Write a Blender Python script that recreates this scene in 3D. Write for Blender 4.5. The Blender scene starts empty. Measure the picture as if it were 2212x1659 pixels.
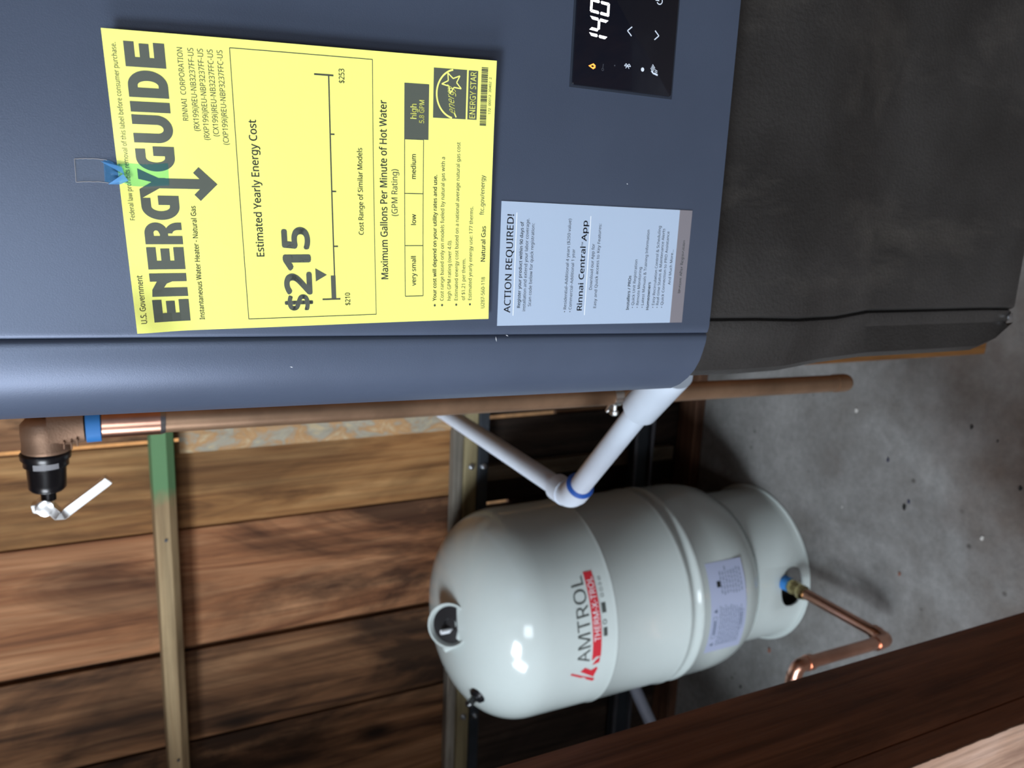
import bpy, bmesh, math, random
from mathutils import Vector, Matrix, noise
random.seed(4)
C = bpy.context.scene.collection
sc = bpy.context.scene
PI = math.pi
CH = 1.26                                   # camera height above the floor

# ------------------------------------------------------------------ camera
F = Vector((-.2151, .8752, -.4333)).normalized()
Rv = Vector((.9757, .2119, -.0564)); Rv = (Rv - F * Rv.dot(F)).normalized()
U = Rv.cross(F)
cd = bpy.data.cameras.new('camera'); cam = bpy.data.objects.new('camera', cd); C.objects.link(cam)
M = Matrix((-U, Rv, -F)).transposed().to_4x4(); M.translation = Vector((0, 0, CH)); cam.matrix_world = M
cd.sensor_width = 36; cd.lens = 1695.7 / 2212 * 36; cd.clip_start = .02
cd.dof.use_dof = True; cd.dof.focus_distance = .405; cd.dof.aperture_fstop = 13
sc.camera = cam
# ------------------------------------------------------------------ world, lights, exposure
w = bpy.data.worlds.new('world'); sc.world = w; w.use_nodes = True
w.node_tree.nodes['Background'].inputs[0].default_value = (.75, .86, 1, 1)
w.node_tree.nodes['Background'].inputs[1].default_value = .9
def area(name, loc, target, sx, sy, power, col):
    l = bpy.data.lights.new(name, 'AREA'); l.shape = 'RECTANGLE'; l.size = sx; l.size_y = sy; l.energy = power; l.color = col
    o = bpy.data.objects.new(name, l); C.objects.link(o); o.location = loc
    o.rotation_euler = (Vector(target) - Vector(loc)).to_track_quat('-Z', 'Y').to_euler(); return o
area('window_daylight', (-1.80, -1.60, 2.85), (-1.25, -.6, 2.2), .80, .75, 125, (.80, .91, 1))
area('doorway_daylight', (-.55, -1.60, 1.62), (-.45, 0, 1.4), .60, .80, 15, (.84, .92, 1))
area('side_window_daylight', (-2.10, -.45, 1.75), (-.2, .3, 1.25), .8, .85, 42, (.86, .92, 1))
sl = bpy.data.lights.new('sun', 'SUN'); sl.energy = 7; sl.angle = .01; sl.color = (1, .9, .75)
so = bpy.data.objects.new('sun', sl); C.objects.link(so)
so.rotation_euler = Vector((-1, .45, -1.2)).to_track_quat('-Z', 'Y').to_euler()
sc.view_settings.view_transform = 'Standard'; sc.view_settings.look = 'None'
sc.view_settings.exposure = 0.0; sc.view_settings.gamma = 1; sc.view_settings.use_curve_mapping = False

# ------------------------------------------------------------------ materials
def mat(name, col=(.5, .5, .5), rough=.5, metal=0, spec=.5, coat=0, emit=None, es=0):
    m = bpy.data.materials.new(name); m.use_nodes = True
    b = m.node_tree.nodes['Principled BSDF']
    b.inputs['Base Color'].default_value = (*col, 1); b.inputs['Roughness'].default_value = rough
    b.inputs['Metallic'].default_value = metal; b.inputs['Specular IOR Level'].default_value = spec
    b.inputs['Coat Weight'].default_value = coat; b.inputs['Coat Roughness'].default_value = .03
    if emit: b.inputs['Emission Color'].default_value = (*emit, 1); b.inputs['Emission Strength'].default_value = es
    return m
class N:
    def __init__(s, m): s.m = m; s.t = m.node_tree; s.b = s.t.nodes['Principled BSDF']
    def n(s, typ, **k):
        x = s.t.nodes.new(typ)
        for a, v in k.items():
            if a[0] == '_': setattr(x, a[1:], v)
            else: x.inputs[a.replace('__', ' ')].default_value = v
        return x
    def l(s, a, b): s.t.links.new(a, b)
    def coords(s, scale=(1, 1, 1), rnd=0):
        tc = s.n('ShaderNodeTexCoord'); mp = s.n('ShaderNodeMapping'); mp.inputs['Scale'].default_value = scale
        src = tc.outputs['Object']
        if rnd:
            oi = s.n('ShaderNodeObjectInfo'); mu = s.n('ShaderNodeMath', _operation='MULTIPLY'); mu.inputs[1].default_value = rnd
            s.l(oi.outputs['Random'], mu.inputs[0]); ad = s.n('ShaderNodeVectorMath', _operation='ADD')
            s.l(src, ad.inputs[0]); s.l(mu.outputs[0], ad.inputs[1]); src = ad.outputs[0]
        s.l(src, mp.inputs['Vector']); return mp.outputs[0]
    def noise(s, vec, scale, detail=4, rough=.6, dist=0):
        x = s.n('ShaderNodeTexNoise', Scale=scale, Detail=detail, Roughness=rough, Distortion=dist); s.l(vec, x.inputs['Vector']); return x.outputs['Fac']
    def ramp(s, fac, stops):
        r = s.n('ShaderNodeValToRGB'); e = r.color_ramp.elements
        while len(e) < len(stops): e.new(.5)
        for q, (p, c) in zip(e, stops): q.position = p; q.color = (*c, 1) if len(c) == 3 else c
        s.l(fac, r.inputs[0]); return r.outputs[0]
    def mix(s, fac, a, b, mode='MIX'):
        x = s.n('ShaderNodeMix', _data_type='RGBA', _blend_type=mode)
        if isinstance(fac, float): x.inputs[0].default_value = fac
        else: s.l(fac, x.inputs[0])
        for q, v in ((6, a), (7, b)):
            if isinstance(v, tuple): x.inputs[q].default_value = (*v, 1)
            else: s.l(v, x.inputs[q])
        return x.outputs[2]
    def bump(s, h, strength, dist=.002):
        x = s.n('ShaderNodeBump', Strength=strength, Distance=dist); s.l(h, x.inputs['Height']); s.l(x.outputs[0], s.b.inputs['Normal'])
    def base(s, c): s.l(c, s.b.inputs['Base Color'])
def G(v): return (v, v, v)
def wood(name, light, mid, dark, axis=2, rough=.75, stain=.5, sc_=1.0, rnd=7.3, green=None, knots=True):
    m = mat(name, mid, rough, spec=.25); q = N(m)
    st = [16 * sc_] * 3; st[axis] = 1.1 * sc_
    v = q.coords(tuple(st), rnd); v2 = q.coords((1, 1, 1), rnd)
    wob = q.noise(v, 1.4, 5, .62, 1.2)
    c = q.ramp(wob, [(.3, dark), (.47, mid), (.66, light)])
    fs = [110 * sc_] * 3; fs[axis] = 3.2 * sc_
    fine = q.noise(q.coords(tuple(fs), rnd), 1.0, 4, .7)
    c = q.mix(.55, c, q.ramp(fine, [(.34, G(.42)), (.62, G(1.0))]), 'MULTIPLY')
    if knots:
        ks = [5.5 * sc_] * 3; ks[axis] = 2.6 * sc_
        vo = q.n('ShaderNodeTexVoronoi', Scale=1.0); q.l(q.coords(tuple(ks), rnd), vo.inputs['Vector'])
        c = q.mix(q.ramp(vo.outputs['Distance'], [(.04, G(1)), (.16, G(0))]), c, tuple(x * .28 for x in dark))
    ss = [5.0] * 3; ss[axis] = 1.7; sn = q.noise(q.coords(tuple(ss), rnd), 1.0, 6, .62, .9)
    c = q.mix(q.ramp(sn, [(.47, G(0)), (.62, G(stain))]), c, tuple(x * .22 for x in dark))
    if green:
        sp = q.n('ShaderNodeSeparateXYZ'); tc = q.n('ShaderNodeTexCoord'); q.l(tc.outputs['Object'], sp.inputs[0])
        ad = q.n('ShaderNodeMath', _operation='ADD'); mu = q.n('ShaderNodeMath', _operation='MULTIPLY'); mu.inputs[1].default_value = .05
        q.l(q.noise(v2, 40, 3), mu.inputs[0]); q.l(sp.outputs[0], ad.inputs[0]); q.l(mu.outputs[0], ad.inputs[1])
        mr = q.n('ShaderNodeMapRange'); mr.inputs[1].default_value = green[0]; mr.inputs[2].default_value = green[0] + .035
        q.l(ad.outputs[0], mr.inputs[0]); c = q.mix(mr.outputs[0], c, green[1])
    q.base(c); q.bump(fine, .5, .0015); return m
wd = [wood('plank_ochre', (.48, .26, .105), (.33, .155, .055), (.13, .052, .019), stain=.45),
      wood('plank_red', (.52, .255, .125), (.33, .135, .058), (.10, .036, .018), stain=.85),
      wood('plank_brown', (.40, .205, .10), (.23, .105, .047), (.065, .03, .015), stain=.85)]
wd_dark = wood('dark_plank', (.075, .048, .034), (.045, .028, .020), (.02, .013, .01), stain=.7)  # darker boards for the lower part of the back wall
wd_grey = wood('weathered_grey_wood', (.36, .33, .28), (.26, .23, .19), (.12, .10, .08), axis=0, stain=.3)
wd_batten = wood('batten_wood', (.50, .36, .20), (.38, .26, .14), (.2, .13, .07), axis=0, stain=.25, green=(.485, (.13, .26, .12)), knots=False)
wd_post = wood('dark_stained_wood', (.43, .175, .085), (.29, .112, .05), (.14, .052, .024), rough=.5, stain=.35, sc_=1.3)
wd_cut = wood('sawn_pinkish_wood', (.62, .42, .33), (.50, .31, .22), (.30, .17, .12), stain=.15, sc_=1.6, knots=False)
wd_orange = wood('orange_stud', (.34, .16, .05), (.25, .11, .035), (.12, .05, .02), stain=.3)
wd_plate = wood('base_plate_wood', (.17, .085, .05), (.12, .055, .032), (.05, .025, .015), axis=0)
def peeled():
    m = mat('peeling_paint_wood', rough=.8); q = N(m); v = q.coords((9, 9, 5), 0)
    a = q.noise(v, 3, 6, .65, .8); b = q.noise(q.coords((30, 30, 6)), 1.5, 4, .6)
    c = q.ramp(a, [(.36, (.56, .44, .27)), (.46, (.38, .35, .28)), (.55, (.50, .27, .11)), (.68, (.58, .47, .31))])
    q.base(q.mix(.4, c, q.ramp(b, [(.3, G(.45)), (.6, G(1))]), 'MULTIPLY')); q.bump(a, .5, .002); return m
wd_peel = peeled()
def concrete():
    m = mat('concrete', rough=.8, spec=.3); q = N(m); v = q.coords()
    a = q.noise(v, 5, 8, .62, .3); b = q.noise(v, 1.7, 5, .6); f = q.noise(v, 70, 5, .7)
    c = q.ramp(a, [(.33, (.150, .140, .130)), (.5, (.215, .210, .205)), (.68, (.30, .295, .29))])
    sp = q.n('ShaderNodeSeparateXYZ'); q.l(v, sp.inputs[0]); mr = q.n('ShaderNodeMapRange'); mr.inputs[1].default_value = 1.15; mr.inputs[2].default_value = .55; mr.inputs[3].default_value = -.06; mr.inputs[4].default_value = .16
    q.l(sp.outputs[1], mr.inputs[0]); ad = q.n('ShaderNodeMath', _operation='ADD'); q.l(b, ad.inputs[0]); q.l(mr.outputs[0], ad.inputs[1])
    c = q.mix(q.ramp(ad.outputs[0], [(.47, G(0)), (.66, G(.85))]), c, (.105, .072, .055))
    c = q.mix(.5, c, q.ramp(f, [(.3, G(.62)), (.65, G(1.12))]), 'MULTIPLY')
    vo = q.n('ShaderNodeTexVoronoi', Scale=16.0); q.l(v, vo.inputs['Vector'])
    c = q.mix(q.ramp(vo.outputs['Distance'], [(.03, G(.75)), (.10, G(0))]), c, (.04, .035, .03))
    q.base(c); q.bump(f, .35, .002); return m
concrete_m = concrete()
def paint(name, col, rough, var=.1, bumps=0, bscale=900, metal=0, spec=.5, coat=0):
    m = mat(name, col, rough, metal, spec, coat); q = N(m)
    v = q.coords(); a = q.noise(v, 9, 5, .6)
    q.base(q.mix(q.ramp(a, [(.35, G(0)), (.7, G(1))]), tuple(x * (1 - var) for x in col), tuple(min(1, x * (1 + var)) for x in col)))
    r = q.n('ShaderNodeMapRange'); r.inputs[3].default_value = rough * .88; r.inputs[4].default_value = min(1, rough * 1.15); q.l(a, r.inputs[0]); q.l(r.outputs[0], q.b.inputs['Roughness'])
    if bumps: q.bump(q.noise(v, bscale, 3, .6), bumps, .0006)
    return m
heater_m = paint('slate_blue_enamel', (.078, .098, .148), .40, .05, .10, 1500, metal=.35, spec=.5)
groove_m = mat('groove_dark', (.02, .026, .04), .5)
blackplastic = paint('textured_black_plastic', (.026, .024, .023), .36, .3, 1.0, 330, spec=.55)
def dusty():
    m = blackplastic; q = N(m); v = q.coords((1, 1, .35)); a = q.noise(v, 14, 6, .7, .5)
    bc = q.b.inputs['Base Color'].links[0].from_socket
    q.base(q.mix(q.ramp(a, [(.52, G(0)), (.75, G(.28))]), bc, (.12, .105, .09)))
dusty()
paper_y = paint('yellow_paper', (.93, .92, .22), .55, .015, .1, 300)
ink = mat('grey_ink', (.085, .095, .075), .6); ink_fine = mat('fine_ink', (.055, .06, .045), .6)
paper_w = paint('pale_blue_sticker', (.43, .52, .66), .45, .01); ink_b = mat('dark_ink', (.035, .04, .055), .5)
strip_m = mat('grey_strip', (.22, .20, .22), .5); white_ink = mat('white_ink', (.86, .88, .92), .5)
glass_b = mat('black_glass', (.006, .007, .012), .12, spec=.6, coat=.5)
led_w = mat('white_segments', (.9, .9, .9), .4, emit=(1, .98, 1), es=3.0)
icon_m = mat('grey_icon', (.5, .55, .62), .4, emit=(.7, .8, .95), es=.35); dim_icon = mat('dim_icon', (.06, .065, .08), .5)
led_o = mat('orange_lamp', (.9, .25, .05), .4, emit=(1, .28, .04), es=2.0)
tank_m = paint('ivory_enamel', (.555, .61, .595), .14, .02, spec=.5, coat=.2)
tank_in = mat('tank_underside', (.06, .06, .055), .7)
tankprint = mat('grey_print', (.07, .08, .075), .5); red_print = mat('red_print', (.62, .03, .045), .45)
tank_lab = mat('lilac_label', (.40, .44, .60), .5); tank_ink = mat('label_ink', (.11, .14, .21), .6)
copper = paint('copper', (.66, .36, .26), .30, .25, metal=1); copper_old = paint('dull_copper', (.36, .22, .135), .42, .3, metal=.5)
brass = paint('brass', (.55, .45, .22), .25, .1, metal=1); bronze = paint('cast_bronze', (.36, .22, .145), .5, .15, .6, 500, metal=.6)
solder = mat('solder', (.55, .57, .60), .35, 1); steel = mat('zinc_steel', (.88, .90, .90), .32, 1); dark_steel = paint('dark_steel', (.06, .07, .085), .4, .2, metal=.6)
rail_steel = paint('galvanised_rail', (.16, .165, .19), .45, .2, metal=.7)
black_m = mat('gloss_black_plastic', (.008, .008, .010), .28, spec=.6); blk = mat('matt_black', (.006, .006, .006), .8)
pvc = paint('white_pvc', (.68, .75, .86), .34, .05); blue_t = mat('blue_tape', (.035, .22, .60), .6); blue_p = mat('blue_primer', (.02, .12, .55), .5)
plate_m = mat('grey_nameplate', (.42, .42, .44), .5)
tape_clear = mat('clear_film', (.9, .93, .95), .12)
def film(m, col, alpha):
    t = m.node_tree; b = t.nodes['Principled BSDF']; out = t.nodes['Material Output']
    tr = t.nodes.new('ShaderNodeBsdfTransparent'); tr.inputs[0].default_value = (*col, 1); mx = t.nodes.new('ShaderNodeMixShader')
    mx.inputs[0].default_value = alpha; t.links.new(tr.outputs[0], mx.inputs[1]); t.links.new(b.outputs[0], mx.inputs[2]); t.links.new(mx.outputs[0], out.inputs[0])
film(tape_clear, (.90, .93, .96), .04)
tape_blue = mat('blue_film', (.10, .30, .62), .15); film(tape_blue, (.66, .95, .80), .10)
tape_mid = mat('twisted_blue_film', (.12, .33, .62), .15); film(tape_mid, (.45, .72, .85), .30)
fold_blue = mat('folded_blue_film', (.12, .34, .66), .18); film(fold_blue, (.4, .6, .9), .62)
dark_ply = wood('plywood', (.30, .2, .11), (.22, .14, .07), (.12, .07, .035), stain=.4)
ceil_m = wood('ceiling_boards', (.16, .10, .06), (.11, .065, .035), (.06, .03, .018), axis=1)
fence_m = paint('pale_fence_wood', (.70, .40, .17), .8, .2)
wd_tan = wood('tan_rail', (.36, .30, .17), (.27, .22, .12), (.15, .11, .06), axis=0, stain=.3, knots=False)
wd_strip = wood('weathered_strip', (.34, .29, .22), (.25, .20, .14), (.10, .08, .06), stain=.5)
ground_m = paint('dry_ground', (.42, .25, .11), .9, .3)

# ------------------------------------------------------------------ object helpers
def wloc(p):
    v = Vector((0, 0, 0))
    while p: v += p.location; p = p.parent
    return v
def fin(name, bm, m, parent=None, smooth=40, kind=None, label=None):
    me = bpy.data.meshes.new(name)
    off = wloc(parent)
    bmesh.ops.translate(bm, verts=bm.verts, vec=-off)
    bmesh.ops.recalc_face_normals(bm, faces=bm.faces)
    bm.to_mesh(me); bm.free()
    for p_ in me.polygons: p_.use_smooth = smooth > 0
    if smooth > 0: me.set_sharp_from_angle(angle=math.radians(smooth))
    for x in (m if isinstance(m, list) else [m]): me.materials.append(x)
    o = bpy.data.objects.new(name, me); C.objects.link(o); o.parent = parent
    if kind: o['kind'] = kind
    if label: o['label'] = label
    return o
def thing(name, label, cat, loc, group=None):
    o = bpy.data.objects.new(name, None); C.objects.link(o); o.location = loc; o.empty_display_size = .05
    o['label'] = label; o['category'] = cat
    if group: o['group'] = group
    return o
def tag(o, label, cat, group=None):
    o['label'] = label; o['category'] = cat
    if group: o['group'] = group
    return o
def structure(name, loc):
    o = bpy.data.objects.new(name, None); C.objects.link(o); o.location = loc; o['kind'] = 'structure'; return o
def BM(): return bmesh.new()
def box(bm, x0, x1, y0, y1, z0, z1, bev=0, seg=2):
    r = bmesh.ops.create_cube(bm, size=1)
    for v in r['verts']:
        v.co = Vector(((x0 + x1) / 2 + v.co.x * (x1 - x0), (y0 + y1) / 2 + v.co.y * (y1 - y0), (z0 + z1) / 2 + v.co.z * (z1 - z0)))
    if bev:
        es = list({e for v in r['verts'] for e in v.link_edges})
        bmesh.ops.bevel(bm, geom=es, offset=bev, segments=seg, affect='EDGES', profile=.5)
    return bm
def frame(ax):
    ax = Vector(ax).normalized(); t = Vector((0, 0, 1)) if abs(ax.z) < .9 else Vector((1, 0, 0))
    a = ax.cross(t).normalized(); return ax, a, ax.cross(a)
def lathe(bm, prof, org, ax, n=40, close=True, hex_=None):
    ax, a, b = frame(ax); org = Vector(org); rings = []
    for (r, h) in prof:
        rings.append([bm.verts.new(org + ax * h + (a * math.cos(2 * PI * i / n) + b * math.sin(2 * PI * i / n)) * max(r, 1e-5)) for i in range(n)])
    for A, B in zip(rings, rings[1:]):
        for i in range(n): bm.faces.new((A[i], A[(i + 1) % n], B[(i + 1) % n], B[i]))
    if close:
        bm.faces.new(rings[0]); bm.faces.new(rings[-1])
    return bm
def smooth_path(pts, rad, n=7):
    pts = [Vector(p) for p in pts]; out = [pts[0]]
    for a, b, c in zip(pts, pts[1:], pts[2:]):
        d1 = (a - b).normalized(); d2 = (c - b).normalized(); k = min(rad, (a - b).length * .45, (c - b).length * .45)
        for i in range(n + 1):
            t = i / n; out.append((b + d1 * k) * (1 - t) ** 2 + b * 2 * t * (1 - t) + (b + d2 * k) * t * t)
    return out + [pts[-1]]
def tube(bm, pts, r, n=20, caps=True):
    pts = [Vector(p) for p in pts]; rs = r if isinstance(r, list) else [r] * len(pts)
    prev = None; rings = []
    for i, p in enumerate(pts):
        d = (pts[min(i + 1, len(pts) - 1)] - pts[max(i - 1, 0)]).normalized()
        if prev is None: _, a, b = frame(d)
        else: a = (prev - d * prev.dot(d)).normalized(); b = d.cross(a)
        prev = a
        rings.append([bm.verts.new(p + (a * math.cos(2 * PI * k / n) + b * math.sin(2 * PI * k / n)) * rs[i]) for k in range(n)])
    for A, B in zip(rings, rings[1:]):
        for k in range(n): bm.faces.new((A[k], A[(k + 1) % n], B[(k + 1) % n], B[k]))
    if caps: bm.faces.new(rings[0]); bm.faces.new(rings[-1])
    return bm
def extrude_poly(bm, pts, ax_fn, h0, h1):
    A = [bm.verts.new(ax_fn(p, h0)) for p in pts]; B = [bm.verts.new(ax_fn(p, h1)) for p in pts]; n = len(pts)
    for i in range(n): bm.faces.new((A[i], A[(i + 1) % n], B[(i + 1) % n], B[i]))
    bm.faces.new(A[::-1]); bm.faces.new(B); return bm

# ------------------------------------------------------------------ flat print helpers (2-D shapes mapped on a surface)
_cache = {}
try:                                    # the sans-serif face that ships inside Blender itself
    import os
    FONT = bpy.data.fonts.load(os.path.join(bpy.utils.system_resource('DATAFILES'), 'fonts', 'NotoSansHebrew-Regular.woff2'))
except Exception:
    FONT = None
def glyphs(s, bold):
    k = (s, bold)
    if k in _cache: return _cache[k]
    cu = bpy.data.curves.new('t', 'FONT'); cu.body = s; cu.size = 1; cu.offset = bold; cu.resolution_u = 3
    cu.fill_mode = 'FRONT'
    if FONT: cu.font = FONT
    o = bpy.data.objects.new('t', cu); C.objects.link(o); dg = bpy.context.evaluated_depsgraph_get(); dg.update()
    me = bpy.data.meshes.new_from_object(o.evaluated_get(dg)); v = [(x.co.x, x.co.y) for x in me.vertices]; f = [tuple(p.vertices) for p in me.polygons]
    bpy.data.objects.remove(o); bpy.data.curves.remove(cu); bpy.data.meshes.remove(me); _cache[k] = (v, f); return v, f
CAP = None
class Print:
    """collects 2-D shapes (mm, y downwards) and maps them on a surface with fn(x, y, height)"""
    def __init__(s, fn): s.fn = fn; s.v = []; s.f = []; s.h = .00012
    def poly(s, pts):
        n = len(s.v); s.v += [(p[0], p[1], s.h) for p in pts]; s.f.append(tuple(range(n, n + len(pts))))
    def strip(s, a, b, w_, step=4.0):
        dx, dy = b[0] - a[0], b[1] - a[1]; L = math.hypot(dx, dy); k = max(1, int(L / step)); nx, ny = -dy / L * w_ / 2, dx / L * w_ / 2
        for i in range(k):
            t0, t1 = i / k, (i + 1) / k
            s.poly([(a[0] + dx * t0 + nx, a[1] + dy * t0 + ny), (a[0] + dx * t1 + nx, a[1] + dy * t1 + ny), (a[0] + dx * t1 - nx, a[1] + dy * t1 - ny), (a[0] + dx * t0 - nx, a[1] + dy * t0 - ny)])
    def rect(s, x0, y0, x1, y1, step=4.0):
        k = max(1, int(abs(x1 - x0) / step)); j = max(1, int(abs(y1 - y0) / step))
        for a in range(k):
            for b in range(j):
                xa, xb = x0 + (x1 - x0) * a / k, x0 + (x1 - x0) * (a + 1) / k; ya, yb = y0 + (y1 - y0) * b / j, y0 + (y1 - y0) * (b + 1) / j
                s.poly([(xa, ya), (xb, ya), (xb, yb), (xa, yb)])
    def frame(s, x0, y0, x1, y1, w_):
        s.strip((x0, y0), (x1, y0), w_); s.strip((x0, y1), (x1, y1), w_); s.strip((x0, y0), (x0, y1), w_); s.strip((x1, y0), (x1, y1), w_)
    def arc(s, cx, cy, rx, ry, ix, iy, a0, a1, n=16):
        for i in range(n):
            t0 = math.radians(a0 + (a1 - a0) * i / n); t1 = math.radians(a0 + (a1 - a0) * (i + 1) / n)
            s.poly([(cx + rx * math.cos(t0), cy - ry * math.sin(t0)), (cx + rx * math.cos(t1), cy - ry * math.sin(t1)), (cx + ix * math.cos(t1), cy - iy * math.sin(t1)), (cx + ix * math.cos(t0), cy - iy * math.sin(t0))])
    def text(s, st, x0, x1, y, cap, bold=0.0, y2=None, slant=0):
        global CAP
        if CAP is None: CAP = max(p[1] for p in glyphs('H', 0)[0])
        v, f = glyphs(st, 0); mn = min(p[0] for p in v); mx = max(p[0] for p in v)
        kx = (x1 - x0) / (mx - mn); ky = cap / CAP; n = len(s.v); y2 = y if y2 is None else y2
        b = bold * 1.0; dirs = [(0, 0)] if b < .003 else [(-b, 0), (b, 0), (0, b), (0, -b)] if b < .016 else [(b * math.cos(k * PI / 4), b * math.sin(k * PI / 4)) for k in range(8)] + [(0, 0)]
        for dx, dy in dirs:
            n = len(s.v)
            s.v += [(x0 + (p[0] + dx - mn) * kx + slant * p[1] * ky, y + (y2 - y) * (p[0] - mn) / (mx - mn) - (p[1] + dy) * ky, s.h) for p in v]; s.f += [tuple(i + n for i in q) for q in f]
    def build(s, name, m, parent, label=None):
        bm = BM(); vs = [bm.verts.new(s.fn(*p)) for p in s.v]
        for q in s.f:
            try: bm.faces.new([vs[i] for i in q])
            except ValueError: pass
        return fin(name, bm, m, parent, smooth=0, label=label)

# ================================================================== THE SETTING
XL, XR, YF, YB, ZC = -2.15, 2.2, -1.65, 1.5055, 3.3
bm = BM(); box(bm, XL - .1, XR + .1, YF - .1, YB + .07, -.12, 0); fl = fin('floor', bm, concrete_m, smooth=0, kind='structure')
bm = BM(); box(bm, XL - .1, XR + .1, YF - .1, YB + .06, ZC, ZC + .1); fin('ceiling', bm, ceil_m, smooth=0, kind='structure')
wb = structure('wall_back', (0, YB, 0))
J = [XL, -1.90, -1.69, -1.48, -1.275, -1.066, -.862, -.612, -.438, -.228, -.015, .19, .40, .60, .81, 1.02, 1.23, 1.43, 1.64, 1.85, XR]
gaps = {-.438: .009, -.612: .003, -.862: .010, -1.066: .005}
ZR = .612                                    # height where the boarding changes
for i in range(len(J) - 1):
    a, b = J[i], J[i + 1]; ga = gaps.get(a, .002) / 2; gb = gaps.get(b, .002) / 2
    dy = random.uniform(-.002, .002)
    bm = BM(); box(bm, a + ga, b - gb, YB + dy, YB + .014, ZR, ZC - .002, .0015, 1)
    k = {-.612: 0, -.862: 1, -1.066: 2, -1.275: 2}.get(a, i % 3)
    fin('plank', bm, wd[k], wb, smooth=0)
JL = [XL, -1.90, -1.69, -1.48, -1.27, -1.06, -.862, -.656, -.452, -.228, -.015, .19, .40, .60, .81, 1.02, 1.23, 1.43, 1.64, 1.85, XR]
for a, b in zip(JL, JL[1:]):
    g2 = {-.656: .0048, -.452: .0052}; dy = random.uniform(-.002, .002)
    bm = BM(); box(bm, a + g2.get(a, .001), b - g2.get(b, .001), YB + .030 + dy, YB + .042, .002, ZR - .001, .0015, 1)
    fin('lower_plank', bm, wd_dark, wb, smooth=0)
def cover(x, z0, z1, y):
    bm = BM(); box(bm, x - .03, x + .03, y, y + .012, z0, z1); fin('backing_strip', bm, wd[2], wb, smooth=0)
for x in J[1:-1]:
    if x == -.438: cover(x, ZR + .001, 1.19, YB + .0145)
    else: cover(x, ZR + .001, ZC, YB + .0145)
for x in JL[1:-1]:
    if x == -.452: cover(x, .002, .375, YB + .0425)
    elif x == -.656: cover(x, .002, .49, YB + .0425)
    else: cover(x, .002, ZR - .002, YB + .0425)
bm = BM(); box(bm, XL + .02, .9, YB - .004, YB + .046, ZR - .003, ZR + .012); fin('plank_ledge', bm, wd[2], wb, smooth=0)
# horizontal nailing rails on the back wall
t = thing('nailing_rail', 'horizontal wooden batten on plank wall, green paint at its end by the heater', 'batten', (-1.0, YB - .02, CH - .05))
bm = BM()
def bat(zt, zb, y0, y1):
    return [(y0, zt), (y1, zt + .004), (y1, zb - .004), (y0 + .012, zb), (y0, zb + .012)]
n0 = [(.90, p) for p in bat(CH - .020, CH - .059, YB - .072, YB - .0025)]; n1 = [(XL + .02, p) for p in bat(CH - .021, CH - .053, YB - .066, YB - .0025)]
A = [bm.verts.new((x, p[0], p[1])) for x, p in n0]; B = [bm.verts.new((x, p[0], p[1])) for x, p in n1]
for i in range(5): bm.faces.new((A[i], A[(i + 1) % 5], B[(i + 1) % 5], B[i]))
bm.faces.new(A); bm.faces.new(B)
fin('batten', bm, wd_batten, t, smooth=0)
for x in (-.60, -1.05):
    bm = BM(); lathe(bm, [(.0028, 0), (.0028, .001)], (x, YB - .0700, CH - .036), (0, -1, 0), 10); fin('nail_head', bm, dark_steel, t)
t = thing('sill_rail', 'grey and tan wooden rail with black steel strip, behind top of tank', 'rail', (-1.0, YB - .03, CH - .64))
bm = BM(); box(bm, XL + .02, .90, YB - .036, YB - .0045, CH - .653, CH - .6235, .001, 1); fin('board', bm, wd_tan, t, smooth=0)
bm = BM(); box(bm, XL + .02, .90, YB - .028, YB - .0045, CH - .6230, CH - .601, .001, 1); fin('upper_board', bm, wd_grey, t, smooth=0)
bm = BM(); box(bm, XL + .02, .90, YB - .042, YB - .0045, CH - .676, CH - .6535, .001, 1); fin('steel_strip', bm, dark_steel, t, smooth=0)
for x in (-.537, -1.14):
    for z in (CH - .638, CH - .664):
        bm = BM(); y = YB - .036 if z > CH - .65 else YB - .042
        lathe(bm, [(.007, 0), (.007, .004), (.004, .0045), (.004, .010), (.002, .012)], (x, y, z), (0, -1, 0), 6); fin('bolt', bm, solder, t, smooth=0)
t = thing('paint_strip', 'upright board with peeling pale paint, between the plank wall and the copper pipe', 'board', (-.41, YB - .01, .68))
bm = BM(); box(bm, -.4585, -.372, YB - .014, YB - .0025, CH - .600, CH - .068, .001, 1); fin('board', bm, wd_peel, t, smooth=0)
t = thing('weathered_strip', 'narrow grey weathered upright strip of wood behind the white pipe', 'board', (-.57, YB, .06))
bm = BM(); box(bm, -.592, -.558, YB + .008, YB + .0275, .050, CH - .690, .001, 1); fin('board', bm, wd_strip, t, smooth=0)
t = thing('steel_channel', 'dark steel channel with two bright lips, running low along the wall', 'rail', (-1, YB, .19))
bm = BM(); box(bm, XL + .02, .90, YB - .020, YB + .0075, CH - 1.114, CH - 1.072, .001, 1); fin('web', bm, dark_steel, t, smooth=0)
for z in (CH - 1.074, CH - 1.120):
    bm = BM(); box(bm, XL + .02, .90, YB - .030, YB - .0205, z, z + .009, .002, 2); fin('lip', bm, rail_steel, t)
bm = BM(); box(bm, XL + .02, .9, YB - .038, YB + .0275, .001, .030, .002, 1); tag(fin('base_plate', bm, wd_plate, smooth=0), 'reddish brown wooden plate on the floor at the foot of the wall', 'plate')
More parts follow.
